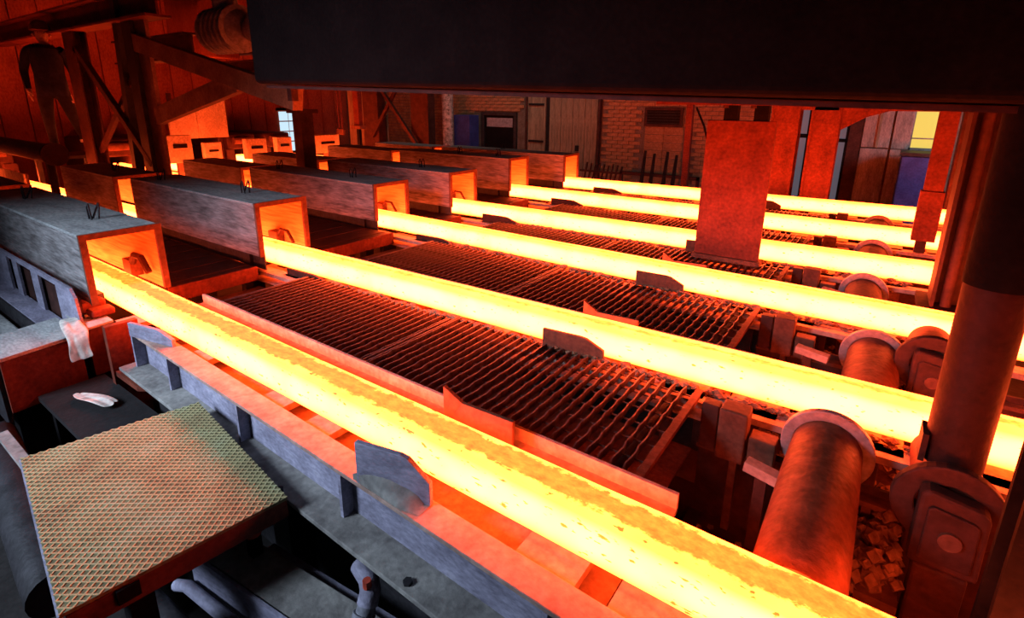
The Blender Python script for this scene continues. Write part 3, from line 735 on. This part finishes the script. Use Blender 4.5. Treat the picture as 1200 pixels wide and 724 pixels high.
MB().tube([(-5.8, 3.45, 2.0), (-5.8, 3.45, 5.0)], .07, 12).build('hanger_tube', 'rust_red', t, smooth=True)
t = thing('runway_beam', (-8, 4.7, 1.5), 'dark double runway beam behind the hoist motor', 'girder')
MB().ibar((-9.5, 4.7, 1.92), (-4.0, 4.7, 1.92), .2, .28, .02).build('runway', 'dark_rust', t)
MB().ibar((-9.5, 4.7, 1.60), (-4.0, 4.7, 1.60), .2, .18, .02).build('runway', 'dark_rust', t)
for x in (-9.4, -4.2): MB().box(x, x+.1, 4.65, 4.75, 2.06, 5.0).build('hanger', 'dark_steel', t)

# guard heads of the withdrawal machines
HL = [(3, 3.65, -8.55, 'rectangular yellow-lit guard head with a slot, right of the brown trestle post', .34, .3), (3, 4.22, -8.75, 'low orange-lit guard head with a slot, second of the row', .26, .16), (4, 4.68, -8.30, 'orange-lit guard head under the dark brace, third of the row', .34, .22), (4, 5.35, -8.6, 'small orange-lit guard head under the bright window', .28, .2), (5, 6.05, -8.35, 'wide orange-lit guard head by the hanging chains', .5, .22)]
for s, y, x, lab, wd, ht in HL:
    t = thing('guard_head', (x, y, .1), lab, 'machine', 'guard heads at the back of the strands')
    zb = .2
    MB().box(x-.12, x, y-wd/2, y+wd/2, zb, zb+ht+.1).build('guard_plate', 'refractory', t, bevel=.01)
    MB().box(x+.001, x+.012, y-wd*.28, y+wd*.28, zb+ht*.72, zb+ht*.92).build('slot', 'soot', t)  # dark plate standing in for the shade of a slot
    MB().box(x-.09, x-.03, y-.05, y+.05, FZ, zb).build('stem', 'flange_steel', t)
t = thing('heat_shield', (-9.3, 4.1, .55), 'bright yellow-lit heat shield plates behind the guard heads', 'shield')
MB().box(-9.3, -9.25, 3.85, 4.25, .50, 1.05).build('shield_plate', 'refractory', t)
MB().box(-9.32, -9.27, 4.28, 4.75, .50, 1.25).build('shield_plate', 'refractory', t)
for y in (3.9, 4.6): MB().box(-9.36, -9.30, y, y+.05, FZ, 1.2).build('shield_leg', 'dark_rust', t)
t = thing('splash_shield', (-9.3, 1.75, -.2), 'upright splash shield lit orange at the left edge under the thick pipe', 'shield')
MB().box(-10.6, -8.1, 1.74, 1.76, -.2, .26).build('shield_plate', 'refractory', t)  # plate added to catch billet light as an orange band
for x in (-10.5, -8.3): MB().box(x, x+.05, 1.77, 1.82, FZ, .24).build('shield_leg', 'dark_rust', t)
# back lattice bay
t = thing('braced_bay', (-7.5, 7.6, FZ), 'dark cross-braced steel bay left of the brick wall', 'frame')
for x in (-9.95, -8.42): MB().box(x, x+.5, 8.2, 8.4, FZ, 3.0).build('post', 'dark_rust', t)
MB().bar((-9.6, 8.15, .35), (-8.5, 8.15, 1.7), .06, .07).build('brace', 'dark_rust', t)
MB().bar((-9.5, 8.10, 1.7), (-8.1, 8.10, .15), .06, .07).build('brace', 'dark_rust', t)
for k in range(5): MB().box(-10.9+k*.27, -10.65+k*.27, 8.55+.02*(k % 2), 8.6, FZ, 3.0).build('cladding_board', 'wood', t)
t = thing('red_stanchion', (-9.6, 7.6, FZ), 'slim bright red-lit stanchion left of the braced bay', 'post')
MB().box(-9.28, -9.12, 7.4, 7.5, .62, 3.0).build('shaft', 'rust_red', t)
MB().box(-9.34, -9.06, 7.36, 7.54, .55, .62).build('shoe', 'rust', t)
MB().box(-9.24, -9.16, 7.42, 7.48, FZ, .55).build('lower_shaft', 'black_steel', t)
t = thing('hoist_chain', (-9.2, 7.0, .45), 'pair of hanging hoist chains above the wide guard head', 'chain')
for dx in (0, .1): MB().tube([(-9.25+dx, 7.0, .55), (-9.25+dx, 7.0, 4.0)], .012, 6).build('chain_strand', 'rust_red', t)
MB().box(-9.3, -9.1, 6.97, 7.03, .45, .56).build('chain_hook_block', 'rust', t)

# things at the foot of the brick wall
t = thing('bent_rail', (-6.4, 9.6, FZ), 'bent dark tube rail before the grey plank door', 'rail')
MB().tube([(-7.2, 9.6, -.18), (-5.9, 9.6, -.20), (-5.7, 9.6, -.26), (-5.65, 9.6, -.5), (-5.65, 9.6, FZ)], .04, 10).build('tube', 'dark_rust', t, smooth=True)
MB().tube([(-7.15, 9.6, -.2), (-7.15, 9.6, FZ)], .03, 8).build('rail_leg', 'dark_rust', t, smooth=True)
t = thing('scrap_rack', (-3.9, 10.3, FZ), 'dark rack of upright bars leaning at the brick wall', 'rack')
MB().box(-4.5, -2.9, 10.2, 10.26, -.28, -.22).build('rack_rail', 'dark_rust', t)
for x in (-4.5, -2.95): MB().box(x, x+.05, 10.2, 10.26, FZ, -.22).build('rack_leg', 'dark_rust', t)
for k, x in enumerate((-4.05, -3.86, -3.6, -3.42)): MB().bar((x, 10.16, FZ), (x+.06, 10.22, .22-.05*(k % 2)), .09, .05, (0, 1, 0), .5).build('upright_bar', 'soot', t)
for k in range(9): MB().bar((-5.4+k*.1, 10.2, FZ), (-5.3+k*.1, 10.3, -.1-.02*(k % 3)), .03, .03, (0, 1, 0)).build('upright_bar', 'dark_rust', t)
MB().box(-5.45, -4.5, 10.24, 10.28, -.3, -.26).build('rack_rail', 'dark_rust', t)
t = thing('red_pipe_post', (-2.95, 9.5, FZ), 'slim red upright pipe before the brick wall with a drooping cable', 'post')
MB().bar((-2.93, 9.5, FZ), (-2.96, 9.5, 1.1), .11, .11, (0, 1, 0)).build('pipe', 'rust_red', t, bevel=.01)
MB().tube([(-2.86, 9.5, 1.06), (-2.7, 9.5, .75), (-2.55, 9.5, .3), (-2.5, 9.5, -.3), (-2.5, 9.5, FZ)], .018, 6).build('cable', 'black_steel', t, smooth=True)

# ------------------------------------------------------------------ foreground left
t = thing('checker_plate', (-2.1, .6, -.34), 'loose tan checker plate cover lying in the lower left foreground', 'plate')
P0, P1, P2, P3 = Vector((-2.68, .365, -.305)), Vector((-2.50, .975, -.285)), Vector((-1.60, .862, -.293)), Vector((-1.72, .225, -.315))
nrm = (P1-P0).cross(P3-P0).normalized()
if nrm.z < 0: nrm = -nrm
q = MB(); q.prism([P0, P3, P2, P1], -nrm*.012); q.build('plate', 'checker_base', t)
rb = MB()
def onp(u, v): return (P0*(1-u)+P3*u)*(1-v)+(P1*(1-u)+P2*u)*v
NR = 22
rcount = 0
def rib(a, b2):
    pa, pb = onp(*a), onp(*b2)
    rb.bar(pa+nrm*.0012, pb+nrm*.0012, .0045, .0028, nrm)
# two families of raised diagonal ribs making small diamonds
asp = .66
for fam in (0, 1):
    for k in range(-30, 62):
        c = k/32
        pts = []
        # line: v*asp = +-(u-c)  in plate coordinates
        sgn = 1 if fam == 0 else -1
        cand = []
        for v in (0, 1):
            u = c+sgn*v*asp if fam == 0 else c-v*asp
            cand.append((u, v))
        (ua, va), (ub, vb) = cand
        # clip to 0..1 in u
        def cl(u0, v0, u1, v1):
            t0, t1 = 0., 1.; du = u1-u0
            if abs(du) < 1e-9: return (u0, v0, u1, v1) if 0 <= u0 <= 1 else None
            a, b3 = (0-u0)/du, (1-u0)/du
            if a > b3: a, b3 = b3, a
            t0, t1 = max(t0, a), min(t1, b3)
            if t0 >= t1: return None
            return (u0+du*t0, v0+(v1-v0)*t0, u0+du*t1, v0+(v1-v0)*t1)
        r_ = cl(ua, va, ub, vb)
        if r_: rib(r_[:2], r_[2:])
o = rb.build('raised_ribs', 'checker_plate', t); o['kind'] = 'stuff'
q = MB(); q.bar(P3-nrm*.05+Vector((0, .012, 0)), P2-nrm*.05+Vector((-.012, 0, 0)), .012, .075, nrm); q.build('skirt', 'rust_red', t)
q = MB(); q.bar(P0-nrm*.02, P3-nrm*.02, .012, .03, nrm); q.build('edge_strip', 'blue_grey_steel', t)
t = thing('support_stand', (-2.3, .45, FZ), 'dark stand under the checker plate', 'stand')
for x, y in ((-2.45, .45), (-1.78, .38)): MB().box(x, x+.07, y, y+.07, FZ, -.36).build('leg', 'black_steel', t)
MB().bar((-2.55, .45, -.35), (-1.68, .38, -.35), .06, .05).build('rail', 'black_steel', t)
# steel blocks at the end of the beam
t = thing('steel_trough', (-3.9, .7, FZ), 'low steel trough with a pale lid and red-lit face left of the beam', 'trough')
MB().prism([(-3.96, .49, -.2), (-3.56, .49, -.19), (-3.62, .87, -.19), (-4.05, .87, -.2)], (0, 0, -.02)).build('lid', 'box_top', t, bevel=.003)
MB().prism([(-3.60, .51, -.21), (-3.64, .86, -.21), (-3.64, .86, -.52), (-3.60, .51, -.52)], (-.02, 0, 0)).build('face_plate', 'rust_red', t)
MB().box(-3.95, -3.63, .49, .51, -.6, -.21).build('side_plate', 'dark_steel', t)
MB().box(-4.05, -3.66, .53, .85, FZ, -.52).build('base', 'black_steel', t)
t = thing('steel_block', (-3.7, .95, FZ), 'small steel block with a grey top beside the rag', 'block')
MB().prism([(-3.98, .90, -.175), (-3.60, .885, -.165), (-3.62, 1.03, -.165), (-4.02, 1.05, -.175)], (0, 0, -.015)).build('top', 'box_top', t, bevel=.003)
MB().box(-3.95, -3.64, .90, 1.02, -.48, -.18).build('body', 'rust_red', t)
MB().box(-3.9, -3.66, .92, 1.0, FZ, -.48).build('foot', 'black_steel', t)
MB().box(-4.02, -3.86, .93, 1.08, -.165, -.10).build('lug', 'rust_red', t, bevel=.01)
MB().box(-3.82, -3.72, .96, 1.08, -.162, -.12).build('lug', 'rust_red', t, bevel=.01)
def cloth(name, pts, label, wv):
    """crumpled strip through a run of (left, right) point pairs"""
    bm = bmesh.new(); rows = []
    n = 6
    for a, b2 in pts:
        a, b2 = Vector(a), Vector(b2); r_ = []
        for k in range(n+1):
            p = a.lerp(b2, k/n)+Vector((random.uniform(-wv, wv), random.uniform(-wv, wv), random.uniform(-wv, wv)))
            r_.append(bm.verts.new(p))
        rows.append(r_)
    for i in range(len(rows)-1):
        for k in range(n): bm.faces.new((rows[i][k], rows[i][k+1], rows[i+1][k+1], rows[i+1][k]))
    bmesh.ops.recalc_face_normals(bm, faces=bm.faces)
    org = Vector(pts[0][0])
    for v in bm.verts: v.co -= org
    me = bpy.data.meshes.new(name); bm.to_mesh(me); bm.free(); me.materials.append(M['cloth'])
    o = bpy.data.objects.new(name, me); COL.objects.link(o); o.location = org
    sd = o.modifiers.new('solid', 'SOLIDIFY'); sd.thickness = .004
    sb = o.modifiers.new('sub', 'SUBSURF'); sb.levels = 2; sb.render_levels = 2
    for p in me.polygons: p.use_smooth = True
    return tag(o, label, 'rag')
cloth('rag', [((-3.86, .84, -.165), (-3.80, .93, -.15)), ((-3.74, .80, -.165), (-3.70, .90, -.15)), ((-3.62, .79, -.168), (-3.58, .89, -.155)), ((-3.56, .785, -.2), (-3.54, .875, -.19)), ((-3.545, .78, -.26), (-3.52, .87, -.255)), ((-3.54, .775, -.32), (-3.50, .88, -.31))], 'pale rag draped over the trough edge', .008)
t = thing('floor_grate', (-3.3, .85, FZ), 'dark ledge below the trough with a scrap on it', 'ledge')
MB().box(-3.6, -2.75, .62, .93, -.50, -.47).build('ledge', 'soot', t)
MB().box(-3.55, -3.5, .65, .95, FZ, -.5).build('ledge_leg', 'black_steel', t)
MB().box(-2.85, -2.8, .65, .95, FZ, -.5).build('ledge_leg', 'black_steel', t)
cloth('scrap_rag', [((-3.42, .72, -.455), (-3.40, .76, -.45)), ((-3.34, .72, -.445), (-3.32, .78, -.44)), ((-3.24, .75, -.44), (-3.24, .83, -.435)), ((-3.12, .78, -.45), (-3.14, .85, -.445))], 'small crumpled white rag in the dark below the trough', .010)
t = thing('wedge_shoe', (-3.3, 1.0, -.45), 'orange-lit flat shoe at the end of the heavy beam', 'shoe')
MB().prism([(-3.42, .93, -.42), (-3.12, .93, -.42), (-3.02, 1.0, -.42), (-3.05, 1.06, -.42), (-3.4, 1.06, -.42)], (0, 0, .03)).build('shoe_plate', 'rust_red', t)
MB().box(-3.44, -3.40, .92, 1.08, FZ, -.12).build('shoe_upright', 'rust_red', t)
# cut-out frame beside the nearest box
t = thing('cutout_frame', (-4.6, .86, FZ), 'grey steel frame with rectangular cut-outs along the nearest box', 'frame')
for x0, x1 in ((-6.3, -5.72), (-5.58, -5.12), (-4.98, -4.86), (-4.55, -4.40), (-4.06, -3.80)):
    MB().box(x0, x1, .90, .915, -.25, .0).build('upright', 'blue_grey_steel', t)
MB().box(-6.3, -3.80, .90, .915, .0, .03).build('top_bar', 'blue_grey_steel', t)
MB().box(-6.3, -3.80, .80, .915, -.27, -.25).build('shelf', 'blue_grey_steel', t)
MB().box(-6.3, -3.84, .79, .81, -.42, -.26).build('lower_web', 'dark_steel', t)
MB().box(-6.3, -3.80, .93, .945, -.35, -.05).build('back_plate', 'dark_rust', t)
for x in (-5.9, -4.0): MB().box(x, x+.08, .82, .9, FZ, -.42).build('leg', 'black_steel', t)
MB().prism([(-3.80, .90, -.27), (-3.80, .90, .03), (-3.74, .90, -.02), (-3.70, .90, -.25)], (0, .015, 0)).build('end_gusset', 'blue_grey_steel', t)
# slabs at the lower left edge
o = MB().box(-6.0, -4.35, .60, .76, -.42, -.34).build('flat_slab', 'box_top', bevel=.01); tag(o, 'grey flat slab lying along the frame at the left edge', 'slab')
t = thing('slab_rest', (-5.2, .6, FZ), 'dark rest carrying the grey slab at the left edge', 'stand')
for x in (-5.8, -4.6): MB().box(x, x+.1, .5, .76, FZ, -.42).build('leg', 'black_steel', t)
t = thing('ribbed_tray', (-4.35, .42, FZ), 'small pale ribbed tray at the left edge', 'tray')
for k in range(6): MB().box(-4.62+k*.05, -4.60+k*.05, .34, .52, -.36, -.34).build('slat', 'box_top', t)
MB().box(-4.64, -4.33, .33, .345, -.37, -.335).build('side', 'dark_steel', t); MB().box(-4.64, -4.33, .52, .535, -.37, -.335).build('side', 'dark_steel', t)
for x in (-4.6, -4.4): MB().box(x, x+.04, .4, .46, FZ, -.37).build('leg', 'black_steel', t)
o = MB().tube([(-3.6, .42, -.62), (-2.2, .30, -.62)], .09, 18).build('water_pipe', 'dark_steel', smooth=True); tag(o, 'dark fat pipe in the pit left of the checker plate', 'pipe')
o = MB().box(-3.05, -2.62, .36, .40, -.36, -.34).build('flat_bar', 'dusty_steel'); tag(o, 'thin flat bar running to the left corner of the checker plate', 'bar')
# girder, pipes and valve in the lower foreground
t = thing('channel_beam', (-1.4, .75, FZ), 'grey channel beam in the pit below the checker plate', 'beam')
q = MB(); q.bar((-1.92, .72, -.56), (-.55, .86, -.56), .16, .02); q.build('top_flange', 'dusty_steel', t, bevel=.004)
q = MB(); q.bar((-1.92, .64, -.62), (-.55, .78, -.62), .016, .14); q.build('web', 'blue_grey_steel', t)
q = MB(); q.bar((-1.75, .82, -.60), (-.55, .94, -.60), .10, .02); q.build('side_flange', 'blue_grey_steel', t, bevel=.004)
for x in (-1.8, -.8): MB().box(x, x+.06, .70+.1*(x+1.8), .78+.1*(x+1.8), FZ, -.57).build('leg', 'black_steel', t)
o = MB().tube([(-2.0, .60, -.72), (-1.9, .60, -.66), (-.6, .70, -.66)], .022, 10).build('thin_pipe', 'blue_grey_steel', smooth=True); tag(o, 'thin bluish pipe running along the channel beam', 'pipe')
o = MB().tube([(-2.1, .50, -.74), (-1.0, .55, -.74)], .055, 14).build('drain_pipe', 'dark_steel', smooth=True); tag(o, 'dark drain pipe low in the lower foreground', 'pipe')
t = thing('hose_coupling', (-1.15, .8, -.6), 'ribbed grey hose coupling with an elbow below the heavy beam', 'coupling')
MB().tube([(-1.13, .74, -.60), (-1.14, .80, -.52), (-1.15, .84, -.465)], .03, 14).build('hose', 'hose_grey', t, smooth=True)
for k in range(4):
    a = Vector((-1.13, .74, -.60)).lerp(Vector((-1.15, .84, -.465)), .2+.2*k); d_ = Vector((-.01, .05, .07)).normalized()*.007
    MB().tube([a-d_, a+d_], .037, 14).build('rib', 'hose_grey', t, smooth=True)
MB().tube([(-1.15, .84, -.465), (-1.155, .86, -.43), (-1.18, .875, -.41), (-1.24, .89, -.40)], .034, 14).build('elbow', 'blue_grey_steel', t, smooth=True)
MB().tube([(-1.15, .845, -.40), (-1.15, .845, -.372)], .014, 8).build('valve_knob', 'red_paint', t, smooth=True)
t = thing('marker_stake', (-1.72, .78, FZ), 'short stake with a round red cap in the dark by the checker plate edge', 'stake')
MB().tube([(-1.72, .78, -.46), (-1.72, .78, -.43)], .03, 12).build('cap', 'red_paint', t, smooth=True)
MB().box(-1.74, -1.70, .76, .80, FZ, -.46).build('stalk', 'black_steel', t)

# ------------------------------------------------------------------ the worker
def worker():
    px, py, pz = -9.75, 2.62, .33
    t = thing('person', (px, py, pz), 'worker in dark navy jacket and helmet standing on the platform at the left', 'person')
    # the figure faces the camera: forward f, right-hand side (image left) s
    f = (Vector((0, 0, 0))-Vector((px, py, 0))).normalized(); f.z = 0; f.normalize(); sd = Vector((f.y, -f.x, 0))   # sd: image right? (fixed below)
    if sd.dot(Vector((R2.x, R2.y, 0))) < 0: sd = -sd
    def P(a, b2, c): return sd*a+f*b2+Vector((0, 0, c))
    V = []; Ed = []; Rr = []
    def nd(a, b2, c, r, par=None):
        V.append(P(a, b2, c)); Rr.append(r); i = len(V)-1
        if par is not None: Ed.append((par, i))
        return i
    pel = nd(0, 0, .92, .135); wa = nd(0, .0, 1.08, .135, pel); ch = nd(0, .01, 1.28, .155, wa); nb = nd(0, 0, 1.44, .085, ch); nk = nd(0, .01, 1.50, .055, nb)
    hd = nd(0, .02, 1.58, .075, nk); ht = nd(0, .02, 1.69, .085, hd)
    for s in (-1, 1):
        sh = nd(s*.19, 0, 1.40, .068, nb); el = nd(s*.265, -.02, 1.13, .052, sh); wr = nd(s*.25, .10, .92, .036, el)
        pm = nd(s*.245, .13, .86, .034, wr); pk = nd(s*.243, .14, .825, .030, pm)
        for k, (da, L) in enumerate(((-.024, .055), (-.008, .07), (.008, .065), (.024, .05))):
            a = nd(s*.243+.0, .14+da, .80, .010, pk); b2 = nd(s*.236, .145+da, .80-L*.6, .0095, a); nd(s*.225, .14+da, .80-L, .008, b2)
        th = nd(s*.225, .175, .84, .011, pm); nd(s*.215, .19, .80, .009, th)
        hp = nd(s*.10, 0, .86, .105, pel)
        if s > 0: kn = nd(.17, .03, .50, .072, hp); an = nd(.27, -.02, .12, .05, kn); ft = nd(.28, .13, .05, .045, an)
        else: kn = nd(-.11, .05, .48, .072, hp); an = nd(-.10, 0, .10, .05, kn); ft = nd(-.11, .14, .05, .045, an)
    me = bpy.data.meshes.new('body'); me.from_pydata(V, Ed, []); me.update()
    o = bpy.data.objects.new('body_base', me); COL.objects.link(o)
    sk = o.modifiers.new('skin', 'SKIN'); sb = o.modifiers.new('sub', 'SUBSURF'); sb.levels = 2; sb.render_levels = 2
    if not me.skin_vertices: me.attributes.new
    for i, sv in enumerate(me.skin_vertices[0].data): sv.radius = (Rr[i], Rr[i]); sv.use_root = (i == 0)
    dg = bpy.context.evaluated_depsgraph_get(); em = bpy.data.meshes.new_from_object(o.evaluated_get(dg))
    bpy.data.objects.remove(o); em.name = 'body'; em.materials.clear()
    for k in ('navy', 'trouser', 'skin', 'boot'): em.materials.append(M[k])
    for p in em.polygons:
        c = p.center; a = c.dot(sd)
        p.use_smooth = True
        p.material_index = 2 if (c.z > 1.48 or (abs(a) > .19 and c.z < .90 and c.z > .7)) else (0 if c.z > .86 else (1 if c.z > .16 else 3))
    b = bpy.data.objects.new('body', em); COL.objects.link(b); b.parent = t
    # jacket hem, collar, cuffs, helmet, face
    def part(mb, name, mat, smooth=True):
        mb.v = [tuple(Vector(v)+Vector((px, py, pz))) for v in mb.v]; return mb.build(name, mat, t, smooth=smooth)
    q = MB(); q.tube([P(0, 0, .80), P(0, 0, .95), P(0, .0, 1.1), P(0, .01, 1.3), P(0, 0, 1.42), P(0, 0, 1.47)], [.185, .18, .17, .185, .16, .08], 20, False); part(q, 'jacket', 'navy')
    q = MB(); q.tube([P(0, .02, 1.66), P(0, .02, 1.70), P(0, .02, 1.75), P(0, .02, 1.785), P(0, .02, 1.80)], [.122, .118, .10, .06, .02], 20); part(q, 'helmet', 'helmet')
    q = MB(); q.prism([P(-.09, .10, 1.665), P(.09, .10, 1.665), P(.07, .19, 1.655), P(-.07, .19, 1.655)], (0, 0, .008)); part(q, 'helmet_brim', 'helmet', False)
    q = MB(); q.prism([P(-.014, .095, 1.575), P(.014, .095, 1.575), P(0, .10, 1.63)], f*.024); part(q, 'nose', 'skin', False)
    for s in (-1, 1):
        q = MB(); q.lump(P(s*.034, .098, 1.625), .011); part(q, 'eye', 'boot', False)
        q = MB(); q.lump(P(s*.088, .015, 1.60), .024, (.6, .8, 1)); part(q, 'ear', 'skin', False)
    q = MB(); q.bar(P(-.026, .098, 1.545), P(.026, .098, 1.545), .012, .008); part(q, 'mouth', 'helmet', False)
    q = MB(); q.tube([P(.245, -.01, .21), P(.255, -.01, .17)], .066, 14); part(q, 'ankle_band', 'reflective')
    for s, dz in ((1, .02), (-1, .02)):
        x = .28 if s > 0 else -.105
        q = MB(); q.prism([P(x-.05, -.07, 0), P(x+.05, -.07, 0), P(x+.05, .15, 0), P(x+.03, .2, 0), P(x-.03, .2, 0), P(x-.05, .15, 0)], (0, 0, .055)); part(q, 'boot', 'boot', False)
worker()

# ------------------------------------------------------------------ third level: pieces that belong to a part
def base(o): return o.name.split('.')[0]
SUB = {'lifting_loop': 'lid', 'inner_hook': 'inner_block', 'rail_lip': 'far_rail', 'stiffener': 'web', 'bolt': 'bottom_flange', 'cap_plate': 'bearing_block', 'slot': 'guard_plate',
       'helmet_brim': 'helmet', 'cooling_fin': 'motor_body', 'sleeve': 'shaft', 'edge_strip': 'flange', 'hinge': 'door_leaf', 'louvre': 'vent_frame', 'door_batten': 'door_panel', 'valve_knob': 'elbow', 'rib': 'hose', 'cover_disc': 'flange'}
for root in [o for o in list(scene.objects) if o.parent is None and o.type == 'EMPTY']:
    kids = list(root.children)
    for c in kids:
        tgt = SUB.get(base(c))
        if not tgt: continue
        sib = [k for k in kids if base(k) == tgt]
        if not sib: continue
        p = min(sib, key=lambda k: (k.location-c.location).length)
        c.parent = p; c.location = c.location-p.location
